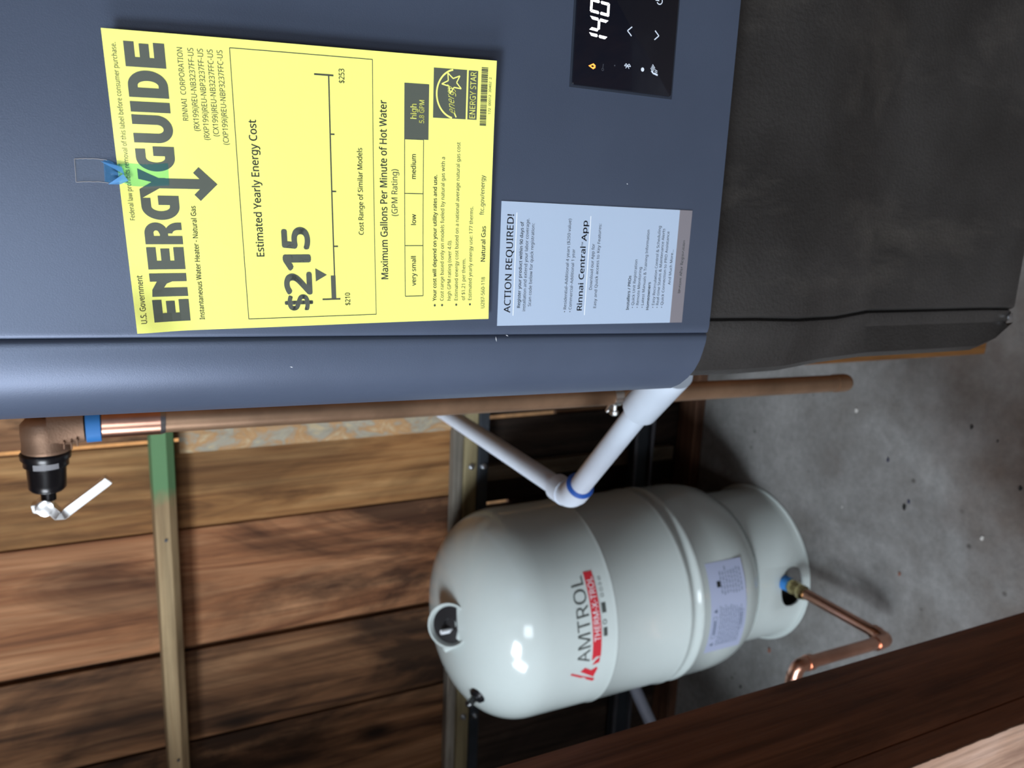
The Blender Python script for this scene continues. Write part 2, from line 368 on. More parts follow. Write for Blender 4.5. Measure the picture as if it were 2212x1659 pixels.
# side walls and wall behind the camera, with the window and doorway the daylight comes from
wl = structure('wall_left', (XL, 0, 0))
for (y0, y1, z0, z1) in ((YF, -.88, 0, ZC), (-.02, YB + .03, 0, ZC), (-.88, -.02, 0, 1.30), (-.88, -.02, 2.20, ZC)):
    bm = BM(); box(bm, XL - .03, XL, y0, y1, z0, z1); fin('boarding', bm, wd[2], wl, smooth=0)
wn = structure('window_3', (XL, -.45, 1.3))
for (y0, y1, z0, z1) in ((-.88, -.02, 1.30, 1.33), (-.88, -.02, 2.17, 2.20), (-.88, -.85, 1.33, 2.17), (-.05, -.02, 1.33, 2.17)):
    bm = BM(); box(bm, XL - .02, XL + .03, y0, y1, z0, z1, .002, 1); fin('window_frame', bm, wd_grey, wn, smooth=0)
bm = BM(); box(bm, XL + .001, -1.21, .62, .76, .002, ZC - .002); fin('light_blocker', bm, wd[2], wl, smooth=0)  # added out of view to keep window light off the back wall's left
wr = structure('wall_right', (XR, 0, 0)); bm = BM(); box(bm, XR, XR + .03, YF, YB + .03, 0, ZC); fin('boarding', bm, wd[2], wr, smooth=0)
wf = structure('wall_front', (0, YF, 0))
for (x0, x1, z0, z1) in ((XL, -2.12, 0, ZC), (-2.12, -1.35, 0, 2.42), (-1.35, -.87, 0, ZC), (-.87, -.23, 2.05, ZC), (-.87, -.23, 0, 1.2), (-.23, XR, 0, ZC)):
    bm = BM(); box(bm, x0, x1, YF - .03, YF, z0, z1); fin('boarding', bm, wd[2], wf, smooth=0)
for k, (x0, x1, z0, z1) in enumerate(((-2.12, -1.35, 2.42, 3.27), (-.87, -.23, 1.2, 2.05))):
    wn = structure('window_%d' % (k + 1), (x0, YF, z0))
    for a in ((x0, x1, z0, z0 + .03), (x0, x1, z1 - .03, z1), (x0, x0 + .03, z0 + .03, z1 - .03), (x1 - .03, x1, z0 + .03, z1 - .03), ((x0 + x1) / 2 - .008, (x0 + x1) / 2 + .008, z0 + .03, z1 - .03)):
        bm = BM(); box(bm, a[0], a[1], YF - .02, YF + .03, a[2], a[3], .002, 1); fin('window_frame', bm, wd_grey, wn, smooth=0)
# ground and fence outdoors, added to show warm light through the cracks between planks
bm = BM(); box(bm, -6, 6, YB + .06, 9, -.12, -.02); tag(fin('dry_ground', bm, ground_m, smooth=0), 'dry ground outdoors beyond the plank wall', 'ground')
t = thing('added_fence', 'sunlit board fence added outdoors to tint the light in the plank cracks', 'fence', (0, 4.4, 0))
for i in range(20):
    bm = BM(); box(bm, -4 + i * .3, -3.71 + i * .3, 4.38, 4.40, -.02, 1.9); fin('fence_board', bm, fence_m, t, smooth=0)
# panel the heater hangs on, and its post
wp = structure('wall_partition', (.3, .79, 0))
bm = BM(); box(bm, -.10, 1.2, .782, .799, .03, ZC - .01); fin('plywood_sheet', bm, dark_ply, wp, smooth=0)
bm = BM(); box(bm, -.196, -.158, .800, .888, .001, ZC - .002, .0015, 1); tag(fin('wooden_stud', bm, wd_orange, smooth=0), 'orange-brown wooden stud on the floor, beside the black pipe cover', 'stud')

# ================================================================== LEFT FOREGROUND POST
t = thing('wooden_post', 'dark brown upright wooden post in the left foreground, pale sawn front edge', 'post', (-.48, .45, 0))
PX = -.46
bm = BM(); box(bm, PX - .089, PX, .4065, .5185, .001, ZC - .002, .0012, 2); fin('rear_board', bm, wd_post, t)
bm = BM(); box(bm, PX - .089, PX - .0006, .3795, .4055, .001, ZC - .002, .0012, 2); fin('front_board', bm, wd_post, t)
bm = BM(); box(bm, PX - .089, PX + .0004, .3772, .3793, .001, ZC - .002, .0003, 1)
bmesh.ops.subdivide_edges(bm, edges=[e for e in bm.edges if abs(e.verts[0].co.z - e.verts[1].co.z) > 1], cuts=900)
for v in bm.verts:
    if v.co.x > PX - .01: v.co.x += (noise.noise(Vector((v.co.z * 60, 0, 0))) * .0009 + noise.noise(Vector((v.co.z * 300, 3, 0))) * .0006 - .0002)
fin('sawn_edge', bm, wd_cut, t, label='pale pinkish rough-sawn front face of the post')

# ================================================================== WATER HEATER
HX, HB, HT = .110, CH - .351, CH + .31
t = heater = thing('water_heater', 'slate-blue wall-hung tankless water heater carrying the yellow label', 'water heater', (HX, .60, HB))
def sk(x, z): return x + (.0213 * (z - (CH - .351)) if x < HX else -.0213 * (z - (CH - .351)))   # sides lean in slightly upwards
PF = .4135
def prof_extrude(name, pts, z0, z1, m, parent, smooth=35):
    bm = BM(); extrude_poly(bm, pts, lambda p, z: Vector((sk(p[0], z), p[1], z)), z0, z1)
    return fin(name, bm, m, parent, smooth=smooth)
def mirror(pts): return [(2 * HX - x, y) for x, y in pts][::-1]
CR = -.0750
FL = [(CR, PF + .010), (CR, PF + .0021), (CR + .0006, PF + .0014), (CR + .0018, PF + .0008), (CR + .0036, PF + .0003), (CR + .006, PF)]
FP = FL + mirror(FL)
bm = BM(); extrude_poly(bm, FP, lambda p, z: Vector((sk(p[0], z), p[1], z)), HB, HT)
fin('front_panel', bm, heater_m, t, 30)
side = [(CR - .0002, PF + .0021), (CR - .0010, PF + .0012), (CR - .0024, PF + .0006), (CR - .006, PF + .0010), (CR - .013, PF + .0030), (CR - .020, PF + .0056), (CR - .027, PF + .0098), (CR - .034, PF + .0162), (CR - .0405, PF + .0245), (CR - .0455, PF + .034), (CR - .0482, PF + .045), (CR - .0492, PF + .06), (CR - .0495, .5), (CR - .0495, .7790), (CR - .040, .7790), (CR - .040, .475), (CR - .034, PF + .040), (CR - .020, PF + .018), (CR - .0002, PF + .010)]
prof_extrude('side_panel', side, HB + .0008, HT, heater_m, t, 30)
prof_extrude('side_panel', mirror(side), HB + .0008, HT, heater_m, t, 30)
bm = BM(); extrude_poly(bm, [(CR - .004, PF + .0105), (2 * HX - CR + .004, PF + .0105), (2 * HX - CR + .004, PF + .014), (CR - .004, PF + .014)], lambda p, z: Vector((sk(p[0], z), p[1], z)), HB + .001, HT - .001); fin('seam_backing', bm, heater_m, t, smooth=0)
bm = BM(); box(bm, CR - .038, 2 * HX - CR + .038, .462, .7788, HB + .004, HB + .012); fin('bottom_plate', bm, heater_m, t, smooth=0)
bm = BM(); box(bm, CR - .028, 2 * HX - CR + .028, PF + .016, .7788, HT - .004, HT + .004); fin('top_plate', bm, heater_m, t, smooth=0)
# tiny scuffs on the enamel
for (x, z, l_, a_) in ((-.074, CH - .193, .0035, .2), (-.072, CH - .20, .002, 1.2), (.019, CH - .277, .0012, 1), (-.085, CH - .075, .0016, 1.3), (.004, CH - .0, .001, .3)):
    bm = BM(); d = Vector((math.cos(a_), 0, math.sin(a_))) * l_ / 2; nn = Vector((-d.z, 0, d.x)).normalized() * .00022; c = Vector((x, PF - .00006, z))
    vs = [bm.verts.new(c + q) for q in (-d, nn, d, -nn)]; bm.faces.new(vs); fin('scuff_mark', bm, white_ink, heater, smooth=0)
# control panel
DX0, DX1, DZ0, DZ1 = .0716, .1484, CH - .3030, CH - .2340; DY = PF - .0016
bm = BM(); box(bm, DX0 - .0012, DX1 + .0012, PF - .0004, PF - .00005, DZ0 - .0016, DZ1 + .0012, 0); cpr = fin('control_panel', bm, groove_m, t, smooth=0)
bm = BM(); box(bm, DX0, DX1, DY, PF - .0005, DZ0, DZ1)
bmesh.ops.bevel(bm, geom=[e for e in bm.edges if abs(e.verts[0].co.y - e.verts[1].co.y) > 1e-5], offset=.0016, segments=4, affect='EDGES', profile=.5)
bmesh.ops.bevel(bm, geom=[e for e in bm.edges if e.verts[0].co.y < DY + 1e-6 and e.verts[1].co.y < DY + 1e-6], offset=.0003, segments=2, affect='EDGES', profile=.5)
fin('glass_face', bm, glass_b, cpr)
def cpf(x, y, h): return Vector((x / 1000 + DX0, DY - h, DZ1 - y / 1000))
def seg(P, x, y, w_, h, on):
    th = h * .118; sl_ = -.07
    def q(pts): P.poly([(a - (b - y) * sl_ * -1 * -1 + 0, b) if False else (a + (y + h - b) * .08, b) for a, b in pts])
    g = th * .22
    S = {'a': [(x + g, y), (x + w_ - g, y), (x + w_ - th, y + th), (x + th, y + th)], 'd': [(x + th, y + h - th), (x + w_ - th, y + h - th), (x + w_ - g, y + h), (x + g, y + h)],
         'g': [(x + th * .7, y + h / 2), (x + th, y + h / 2 - th / 2), (x + w_ - th, y + h / 2 - th / 2), (x + w_ - th * .7, y + h / 2), (x + w_ - th, y + h / 2 + th / 2), (x + th, y + h / 2 + th / 2)],
         'f': [(x, y + g), (x + th, y + th + g), (x + th, y + h / 2 - th * .6), (x + th / 2, y + h / 2 - g), (x, y + h / 2 - th * .5)], 'b': [(x + w_, y + g), (x + w_, y + h / 2 - th * .5), (x + w_ - th / 2, y + h / 2 - g), (x + w_ - th, y + h / 2 - th * .6), (x + w_ - th, y + th + g)],
         'e': [(x, y + h / 2 + th * .5), (x + th / 2, y + h / 2 + g), (x + th, y + h / 2 + th * .6), (x + th, y + h - th - g), (x, y + h - g)], 'c': [(x + w_, y + h / 2 + th * .5), (x + w_, y + h - g), (x + w_ - th, y + h - th - g), (x + w_ - th, y + h / 2 + th * .6), (x + w_ - th / 2, y + h / 2 + g)]}
    for k in on: q(S[k])
P = Print(cpf); P.h = .00006
for ch, x0 in (('bc', 20.7), ('fgbc', 29.4), ('abcdef', 38.6)): seg(P, x0, 8.6, 7.2, 12.8, ch)
P.build('lit_digits', led_w, cpr)
P = Print(cpf); P.h = .00006                       # touch icons
def chev(cx, cy, s_): P.strip((cx - 2.5, cy + 1.5 * s_), (cx, cy - 1.5 * s_), .62); P.strip((cx, cy - 1.5 * s_), (cx + 2.5, cy + 1.5 * s_), .62)
chev(33, 36, 1); chev(33, 55.2, -1)
P.arc(52.0, 55.3, 2.2, 2.2, 1.65, 1.65, -240, 60, 20); P.strip((52, 52.4), (52, 55), .5)
P.arc(13.2, 46.9, 1.15, 1.15, 0.02, .02, 0, 360, 14)                                            # round dot
P.strip((13.9, 34.0), (13.9, 38.4), .45); P.strip((13.9, 34.0), (15.2, 35.2), .4); P.strip((15.2, 35.2), (12.6, 37.4), .4); P.strip((12.6, 35.0), (15.2, 37.2), .4); P.strip((15.2, 37.2), (13.9, 38.4), .4)
P.strip((11.2, 58.0), (12.0, 54.5), .9); P.strip((12.0, 54.5), (13.2, 53.2), .8)                # tap and hand
for i in range(4): P.strip((12.6 + i * .75, 54.6 + i * .35), (14.6 + i * .75, 52.6 + i * .4), .38)
for i in range(3): P.strip((11.6 + i * .9, 57.6), (12.4 + i * .9, 55.6), .38)
P.build('touch_icons', icon_m, cpr)
P = Print(cpf); P.h = .00006
P.arc(10.2, 19.4, .8, .8, .5, .5, 0, 360, 12); P.strip((10.9, 19.4), (13.2, 19.6), .4); P.strip((12.9, 27.4), (13.6, 27.4), .8)
P.build('dim_icons', dim_icon, cpr)
P = Print(cpf); P.h = .00006
P.poly([(9.6, 13.0), (11.2, 9.7), (12.8, 13.0), (11.9, 14.4), (10.5, 14.4)]); P.build('flame_lamp', led_o, cpr)
P = Print(cpf); P.h = .0001; P.poly([(10.6, 12.6), (11.2, 11.2), (11.8, 12.6), (11.2, 13.6)]); P.build('flame_core', glass_b, cpr)

# ------------------------------------------------------------------ yellow energy label (a taped sheet)
LW, LH = 133.4, 187.3
TL, TR, BR_, BL = Vector((-.0640, 0, CH - .0028)), Vector((.0696, 0, CH + .0042)), Vector((.0774, 0, CH - .1829)), Vector((-.0612, 0, CH - .1858))
def ylab(x, y, h):
    s, t_ = x / LW, y / LH
    p = TL * (1 - s) * (1 - t_) + TR * s * (1 - t_) + BL * (1 - s) * t_ + BR_ * s * t_
    lift = .0016 + .0050 * (s ** 2) + .0030 * t_ + .0055 * math.exp(-((x / 16) ** 2 + (y / 15) ** 2)) + .0012 * math.sin(t_ * 5.2 + .6) * (1 - .3 * s)
    lift *= 1 - .75 * math.exp(-(((x - 74) / 14) ** 2 + (y / 14) ** 2))
    return Vector((p.x, PF - lift - h, p.z))
t = ylabel = thing('energy_label', 'bright yellow energy cost sheet taped to front of the blue heater', 'label', (0, PF - .003, CH - .09))
bm = BM(); nx, ny = 40, 56
g1 = [[bm.verts.new(ylab(LW * i / nx, LH * j / ny, 0)) for j in range(ny + 1)] for i in range(nx + 1)]
g2 = [[bm.verts.new(ylab(LW * i / nx, LH * j / ny, -.00022)) for j in range(ny + 1)] for i in range(nx + 1)]
for i in range(nx):
    for j in range(ny):
        bm.faces.new((g1[i][j], g1[i + 1][j], g1[i + 1][j + 1], g1[i][j + 1])); bm.faces.new((g2[i][j], g2[i][j + 1], g2[i + 1][j + 1], g2[i + 1][j]))
for i in range(nx):
    bm.faces.new((g1[i][0], g2[i][0], g2[i + 1][0], g1[i + 1][0])); bm.faces.new((g1[i][ny], g1[i + 1][ny], g2[i + 1][ny], g2[i][ny]))
for j in range(ny):
    bm.faces.new((g1[0][j], g1[0][j + 1], g2[0][j + 1], g2[0][j])); bm.faces.new((g1[nx][j], g2[nx][j], g2[nx][j + 1], g1[nx][j + 1]))
fin('paper_sheet', bm, paper_y, t, 60)
P = Print(ylab)                                             # big heading, drawn letter by letter
T0, HC = 8.15, 16.5
def Y(v): return T0 + HC * v
def Ef(x0, x1, P=P):
    w_ = x1 - x0; P.rect(x0, Y(0), x0 + .39 * w_, Y(1))
    for a, b in ((0, .25), (.37, .61), (.72, 1)): P.rect(x0 + .39 * w_, Y(a), x1 - (.06 * w_ if a == .37 else 0), Y(b))
def Nf(x0, x1):
    w_ = x1 - x0; X = lambda v: x0 + v * w_
    P.rect(X(0), Y(.3), X(.38), Y(1)); P.rect(X(.65), Y(0), X(1), Y(1))
    P.poly([(X(0), Y(.02)), (X(.3), Y(.04)), (X(.3), Y(.36)), (X(0), Y(.36))]); P.poly([(X(.3), Y(.04)), (X(.66), Y(.19)), (X(.66), Y(.62)), (X(.56), Y(.45)), (X(.38), Y(.36)), (X(.3), Y(.36))])
def Rf(x0, x1):
    w_ = x1 - x0; X = lambda v: x0 + v * w_
    P.rect(X(0), Y(0), X(.38), Y(1)); P.rect(X(.38), Y(0), X(.5), Y(.24)); P.rect(X(.38), Y(.40), X(.5), Y(.62))
    P.arc(X(.5), Y(.31), w_ * .5, HC * .31, w_ * .14, HC * .075, -90, 90, 14); P.arc(X(.5), Y(.9), w_ * .5, HC * .36, w_ * .16, HC * .16, 0, 90, 8); P.rect(X(.66), Y(.88), X(1), Y(1))
def Gf(x0, x1):
    w_ = x1 - x0; X = lambda v: x0 + v * w_
    P.arc(X(.55), Y(.5), w_ * .55, HC * .5, w_ * .19, HC * .245, 90, 270, 22); P.rect(X(.55), Y(0), X(.90), Y(.255)); P.rect(X(.55), Y(.745), X(.62), Y(1))
    P.rect(X(.62), Y(.45), X(1), Y(.7)); P.rect(X(.62), Y(.7), X(1), Y(1))
def Uf(x0, x1):
    w_ = x1 - x0; X = lambda v: x0 + v * w_
    P.rect(X(0), Y(0), X(.34), Y(.62)); P.rect(X(.66), Y(0), X(1), Y(.62)); P.arc(X(.5), Y(.62), w_ * .5, HC * .4, w_ * .16, HC * .16, 180, 360, 20)
def Df(x0, x1):
    w_ = x1 - x0; X = lambda v: x0 + v * w_
    P.rect(X(0), Y(0), X(.36), Y(1)); P.rect(X(.36), Y(0), X(.44), Y(.24)); P.rect(X(.36), Y(.76), X(.44), Y(1)); P.arc(X(.44), Y(.5), w_ * .56, HC * .5, w_ * .18, HC * .26, -90, 90, 22)
Ef(4.8, 15.2); Nf(16.7, 27.6); Ef(29.5, 39.8); Rf(41.2, 51.2); Gf(52.4, 63.4); Gf(74.2, 85.2); Uf(86.7, 98.6); P.rect(99.8, Y(0), 104.2, Y(1)); Df(106.0, 117.3); Ef(118.6, 128.9)
P.poly([(61.8, Y(0)), (66.2, Y(0)), (71.3, Y(.52)), (71.3, Y(.7)), (66.7, Y(.7)), (66.7, Y(.52))]); P.poly([(70.8, Y(0)), (75.4, Y(0)), (71.3, Y(.52)), (69.0, Y(.45))])
P.rect(66.7, Y(.6), 71.2, 37.5); P.poly([(69, 42.5), (61.3, 34.4), (64.1, 31.8), (69, 36.8)]); P.poly([(69, 42.5), (69, 36.8), (74.0, 32.0), (76.6, 34.6)])
P.build('heading_lettering', ink, t)
P = Print(ylab)
P.text('U.S. Government', 4.5, 26.7, 4.8, 2.55, .006, 5.0); P.build('top_line', ink_fine, t)
P = Print(ylab); P.text('Federal law prohibits removal of this label before consumer purchase.', 52.2, 128, 4.8, 2.05, -.004, 5.1); P.build('law_notice', ink_fine, t)
P = Print(ylab)
P.text('RINNAI  CORPORATION', 97, 127.9, 32.0, 2.3); P.text('(RX199i)REU-NB3237FF-US', 92.7, 128, 36.6, 2.45); P.text('(RXP199i)REU-NBP3237FF-US', 88.9, 128, 40.7, 2.45)
P.text('(CX199i)REU-NB3237FFC-US', 90.7, 128, 44.9, 2.45); P.text('(CXP199i)REU-NBP3237FFC-US', 87.1, 128, 49.1, 2.45); P.build('model_list', ink_fine, t)
P = Print(ylab); P.text('Instantaneous Water Heater - Natural Gas', 5.1, 58.9, 31.3, 2.3, .008, 31.7); P.build('type_line', ink_fine, t)
P = Print(ylab); P.frame(4.5, 52.4, 129.4, 119.9, .32); P.text('Estimated Yearly Energy Cost', 35.2, 98.8, 62.2, 3.6, .010); P.text('Cost Range of Similar Models', 45.7, 88.1, 114.0, 2.6, .006)
P.text('$253', 117.7, 124.1, 105.6, 2.7, .004); P.text('$210', 9.8, 16.2, 105.6, 2.7, .004)
P.strip((13.2, 90.7), (13.2, 100.3), .75); P.strip((120.85, 90.8), (120.85, 100.2), .75); P.strip((25, 97.6), (120.8, 97.9), .65)
for x in (39.9, 66.9, 94.0): P.strip((x, 97.6), (x, 100.0), .65)
P.build('cost_range_print', ink_fine, t)
P = Print(ylab); P.text('$', 8.4, 15.6, 84.2, 12.0, .022); P.text('2', 16.7, 26.4, 84.9, 12.8, .032); P.text('1', 28.9, 35.0, 84.8, 12.8, .035); P.text('5', 39.3, 48.6, 84.7, 12.8, .032)
P.poly([(22.4, 87.6), (29.0, 87.6), (25.6, 93.5)]); P.rect(13.4, 95.6, 25.2, 98.1); P.build('cost_figure', ink, t)
P = Print(ylab); P.text('Maximum Gallons Per Minute of Hot Water', 22.9, 111.1, 127.1, 3.8, .010); P.text('(GPM Rating)', 55.2, 78.4, 132.8, 3.3)
P.frame(13.6, 136.8, 93.4, 147.2, .36); P.strip((40.1, 136.8), (40.1, 147.2), .36); P.strip((66.6, 136.8), (66.6, 147.2), .36)
P.text('very small', 19.1, 34.6, 143.0, 2.6, .01); P.text('low', 50.8, 56.2, 143.1, 2.6, .01); P.text('medium', 74, 86.1, 143.0, 2.6, .01); P.build('rating_table', ink_fine, t)
P = Print(ylab); P.rect(93.4, 136.6, 119.9, 149.9); P.build('rating_block', ink, t)
P = Print(ylab); P.h = .00022; P.text('high', 103.3, 110.3, 143.1, 3.0, .022); P.text('5.8 GPM', 101.4, 112.3, 147.3, 2.6, .018); P.build('rating_block_lettering', paper_y, t)
P = Print(ylab)
for i, (st, x1, y, b) in enumerate((('Your cost will depend on your utility rates and use.', 76.2, 155.0, .014), ('Cost range based only on models fueled by natural gas with a', 85.2, 159.4, -.002), ('high GPM rating (over 4.0).', 42.9, 163.75, -.002), ('Estimated energy cost based on a national average natural gas cost', 92.9, 168.0, -.002), ('of $1.21 per therm.', 33.1, 172.4, -.002), ('Estimated yearly energy use: 177 therms.', 60.5, 176.4, -.002))):
    P.text(st, 10.7, x1, y, 2.1, b)
    if i in (0, 1, 3, 5): P.arc(8.3, y - .9, .62, .62, .01, .01, 0, 360, 10)
P.text('U287-560-118', 6.0, 23.0, 184.5, 2.2); P.text('Natural Gas', 31.5, 50.3, 184.3, 2.6, .01); P.text('ftc.gov/energy', 56.2, 76.8, 182.9, 2.5, -.002); P.build('footnotes', ink_fine, t)
P = Print(ylab); P.rect(104.3, 152.3, 127.9, 170.6); P.rect(104.3, 171.6, 127.8, 176.9); P.build('star_mark_block', ink, t)
P = Print(ylab); P.h = .00022; P.text('ENERGY STAR', 105.0, 127.2, 175.9, 3.2, .012)
P.arc(116.1, 165.2, 12.2, 11.6, 11.3, 10.7, 12, 168, 26); P.text('energy', 106.5, 119.6, 164.6, 4.2, .004, 163.0, .35)
pts = []
for i in range(10):
    r_ = 5.2 if i % 2 == 0 else 2.2; a_ = math.radians(90 + 36 * i + 8); pts.append((121.3 + r_ * math.cos(a_), 162.5 - r_ * 1.12 * math.sin(a_)))
for a, b in zip(pts, pts[1:] + pts[:1]): P.strip(a, b, .62)
P.strip((105.0, 165.2), (106.9, 164.2), .7); P.build('star_mark_lettering', paper_y, t)
P = Print(ylab); x = 101.6; rb = random.Random(7)
while x < 129.8:
    w_ = rb.choice((.18, .18, .36, .54)); P.poly([(x, 178.8), (x + w_, 178.8), (x + w_, 182.5), (x, 182.5)]); x += w_ + rb.choice((.17, .17, .34))
P.text('172  00012  30402  2', 107.4, 125.2, 184.9, 1.35, 0, 184.6); P.build('barcode', ink_fine, t)

# tape over the sheet's top edge
t = thing('adhesive_tape', 'crumpled clear and blue tape holding top of yellow sheet to heater', 'tape', (.009, PF - .003, CH + .002))
def tapept(u_, v_, h=0):      # u across 0..1, v down 0..1
    x = .0043 + (.0144 - .0043) * u_ + .0006 * math.sin(v_ * 7); z = CH + .0182 - .0382 * v_
    c = (u_ - .5)
    pinch = math.exp(-((v_ - .46) / .07) ** 2); x = .0093 + (x - .0093) * (1 - .25 * pinch)
    y = PF - .00035 if v_ < .30 else None
    ly = ylab(74, max(0, (v_ - .45) * 38), 0).y - .00035
    if y is None: k = min(1, (v_ - .30) / .18); y = (PF - .00035) * (1 - k) + ly * k
    y -= (.0016 * abs(noise.noise(Vector((u_ * 3, v_ * 9, 1)))) * pinch * 2.2 + .0002 * abs(noise.noise(Vector((u_ * 9, v_ * 30, 4)))))
    return Vector((x, y - h, z))
def tapesec(name, v0, v1, m, h=0):
    bm = BM(); n, k = 14, 26; g = [[bm.verts.new(tapept(i / n, v0 + (v1 - v0) * j / k, h)) for j in range(k + 1)] for i in range(n + 1)]
    for i in range(n):
        for j in range(k): bm.faces.new((g[i][j], g[i + 1][j], g[i + 1][j + 1], g[i][j + 1]))
    fin(name, bm, m, t, 70)
tapesec('clear_end', 0, .32, tape_clear); tapesec('blue_end', .46, 1, tape_blue)
tapesec('twisted_middle', .30, .47, tape_mid)
bm = BM()
for tri in (((.0140, .0080, .0010), (.0086, -.0016, .0030), (.0120, -.0006, .0026), (.0136, .0035, .0014)), ((.0040, .0054, .0008), (.0089, -.0010, .0032), (.0060, -.0030, .0028), (.0042, .0005, .0020))):
    bm.faces.new([bm.verts.new((a, PF - .0016 - c, CH + b)) for a, b, c in tri])
fin('folded_corner', bm, fold_blue, t, smooth=0)
bm = BM()
for a, b in ((0, 0), (1, 0)):
    bm2 = [tapept(a, v_ / 20 * .34, .0001) for v_ in range(21)]
    tube(bm, [p + Vector((noise.noise(p * 900) * .0002, 0, 0)) for p in bm2], .00013, 4)
tube(bm, [tapept(u_ / 10, 0, .0001) for u_ in range(11)], .00013, 4)
fin('worn_edge', bm, paint('dusty_edge', (.4, .38, .38), .7, .2), t)

# ------------------------------------------------------------------ pale sticker below
SW, SH = 72.2, 134.0
s_tl, s_tr, s_br, s_bl = Vector((-.0660, 0, CH - .1932)), Vector((.0053, 0, CH - .1930)), Vector((.0051, 0, CH - .3280)), Vector((-.0670, 0, CH - .3275))
def slab(x, y, h):
    s, t_ = x / SW, y / SH; p = s_tl * (1 - s) * (1 - t_) + s_tr * s * (1 - t_) + s_bl * (1 - s) * t_ + s_br * s * t_
    return Vector((p.x, PF - .00035 - h, p.z))
t = thing('registration_sticker', 'pale blue notice sticker with grey bottom strip, below the yellow sheet', 'sticker', (-.03, PF - .0003, CH - .26))
bm = BM(); c8 = [slab(0, 0, 0), slab(SW, 0, 0), slab(SW, 124.2, 0), slab(0, 124.2, 0)]
def slabbox(bm, c4): 
    A = [bm.verts.new(p) for p in c4]; B = [bm.verts.new(p + Vector((0, .00025, 0))) for p in c4]
    bm.faces.new(A); bm.faces.new(B[::-1])
    for i in range(4): bm.faces.new((A[i], B[i], B[(i + 1) % 4], A[(i + 1) % 4]))
slabbox(bm, c8); fin('printed_sheet', bm, paper_w, t, 0)
bm = BM(); slabbox(bm, [slab(0, 124.2, 0), slab(SW, 124.2, 0), slab(SW, SH, 0), slab(0, SH, 0)]); fin('bottom_strip', bm, strip_m, t, 0, label='grey strip with white lettering')
P = Print(slab); P.h = .00008; P.text('ACTION REQUIRED!', 7.7, 64.9, 8.0, 4.1, .004); P.build('heading_lettering', ink_b, t)
P = Print(slab); P.h = .00008; P.text('Rinnai Central', 8.7, 47.5, 56.7, 3.5, .012); P.text('TM', 47.8, 50.2, 54.7, 1.0); P.text('App', 50.9, 63.0, 57.0, 3.5, .012); P.build('app_heading_lettering', ink_b, t)
SB = {}
for st, x0, x1, y, b in (('Register your product within 90 days of', 10.7, 61, 14.4, .006), ('installation and extend your labor coverage.', 8.6, 63, 17.9, .002), ('Scan code below for quick registration:', 11.5, 60.2, 21.5, .002),
    ('• Residential–Additional 4 years ($250 value)', 7.7, 63.8, 45.7, 0), ('• Commercial–Additional 1 year', 7.7, 46, 49.4, 0), ('Download our App for', 21.5, 49.5, 63.0, 0), ('Easy and Quick access to Key Features:', 10.1, 61.6, 66.8, 0),
    ('Installers / PROs', 8.7, 30.3, 91.2, .012), ('• Quick Unit Registration', 10, 40.4, 94.9, -.004), ('• Remote Monitoring', 10, 35.7, 98.5, -.004), ('• Latest Manuals & Training Information', 10, 59, 102.3, -.004), ('Homeowners', 8.6, 26.3, 106.4, .012),
    ('• Easy Recirculation Control & Scheduling', 9.9, 61.7, 110.6, -.004), ('• Real-time Status & Maintenance Alerts', 9.9, 60.1, 113.9, -.004), ('• Quick Connection to PRO Assistance', 9.9, 58.5, 117.5, -.004), ('And Much More...', 24.8, 47.2, 121.9, -.004)):
    k = 'register_lettering' if y < 30 else 'coverage_lettering' if y < 55 else 'app_lettering' if y < 80 else 'feature_list_lettering'
    if k not in SB: SB[k] = Print(slab); SB[k].h = .00008
    SB[k].text(st, x0, x1, y, 2.0, b)
for k, P in SB.items(): P.build(k, ink_b, t)
P = Print(slab); P.h = .00008; P.strip((6, 10.0), (66.1, 9.8), .5); P.build('white_rule', white_ink, t)
P = Print(slab); P.h = .00008; P.strip((5.7, 58.8), (66, 59.0), .5); P.build('white_rule', white_ink, t)
P = Print(slab); P.h = .00008; P.text('Remove After Registration', 19.3, 53.1, 130.4, 2.0, .006); P.build('white_lettering', white_ink, t)

# ================================================================== BLACK PIPE COVER
t = thing('pipe_cover', 'black textured plastic cover hanging below the blue heater', 'cover', (HX, .60, .45))
bm = BM()
secs = [  # z, front Y, crease X, outer X, outer Y
 (CH - .3515, .440, -.0690, -.1165, .470), (CH - .420, .440, -.0700, -.1190, .472), (CH - .462, .440, -.0715, -.1185, .472), (CH - .468, .4408, -.0715, -.1183, .472), (CH - .515, .452, -.0725, -.1150, .476),
 (CH - .566, .4640, -.0700, -.1132, .480), (CH - .572, .4640, -.0700, -.1130, .480), (CH - .660, .4640, -.0700, -.1130, .480), (CH - .718, .4645, -.0700, -.1128, .480), (CH - .744, .4650, -.0705, -.1060, .480), (CH - .761, .4655, -.0710, -.0950, .480), (CH - .767, .4670, -.0725, -.0915, .480)]
def csec(z, yf, cx, ox, oy):
    g = .0022
    L = [(ox + .001, .76), (ox, oy + .03), (ox, oy), (ox + .002, oy - .008), (ox + .007, oy - .0145), (cx - .014, yf + .0055), (cx - .005, yf + .0020), (cx - g, yf + .0022), (cx - g * .3, yf + .005), (cx + g, yf + .0006), (cx + .004, yf)]
    M_ = [(cx + (2 * HX - 2 * cx) * k, yf) for k in (.15, .3, .5, .7, .85)]
    Rr = [(2 * HX - x, y) for x, y in L][::-1]
    return [Vector((x, y, z)) for x, y in L + M_ + Rr]
rings = [[bm.verts.new(p) for p in csec(*s)] for s in secs]
for A, B in zip(rings, rings[1:]):
    for i in range(len(A) - 1): bm.faces.new((A[i], A[i + 1], B[i + 1], B[i]))
bm.faces.new(rings[-1]); bm.faces.new(rings[0])
fin('cover_shell', bm, blackplastic, t, 28)
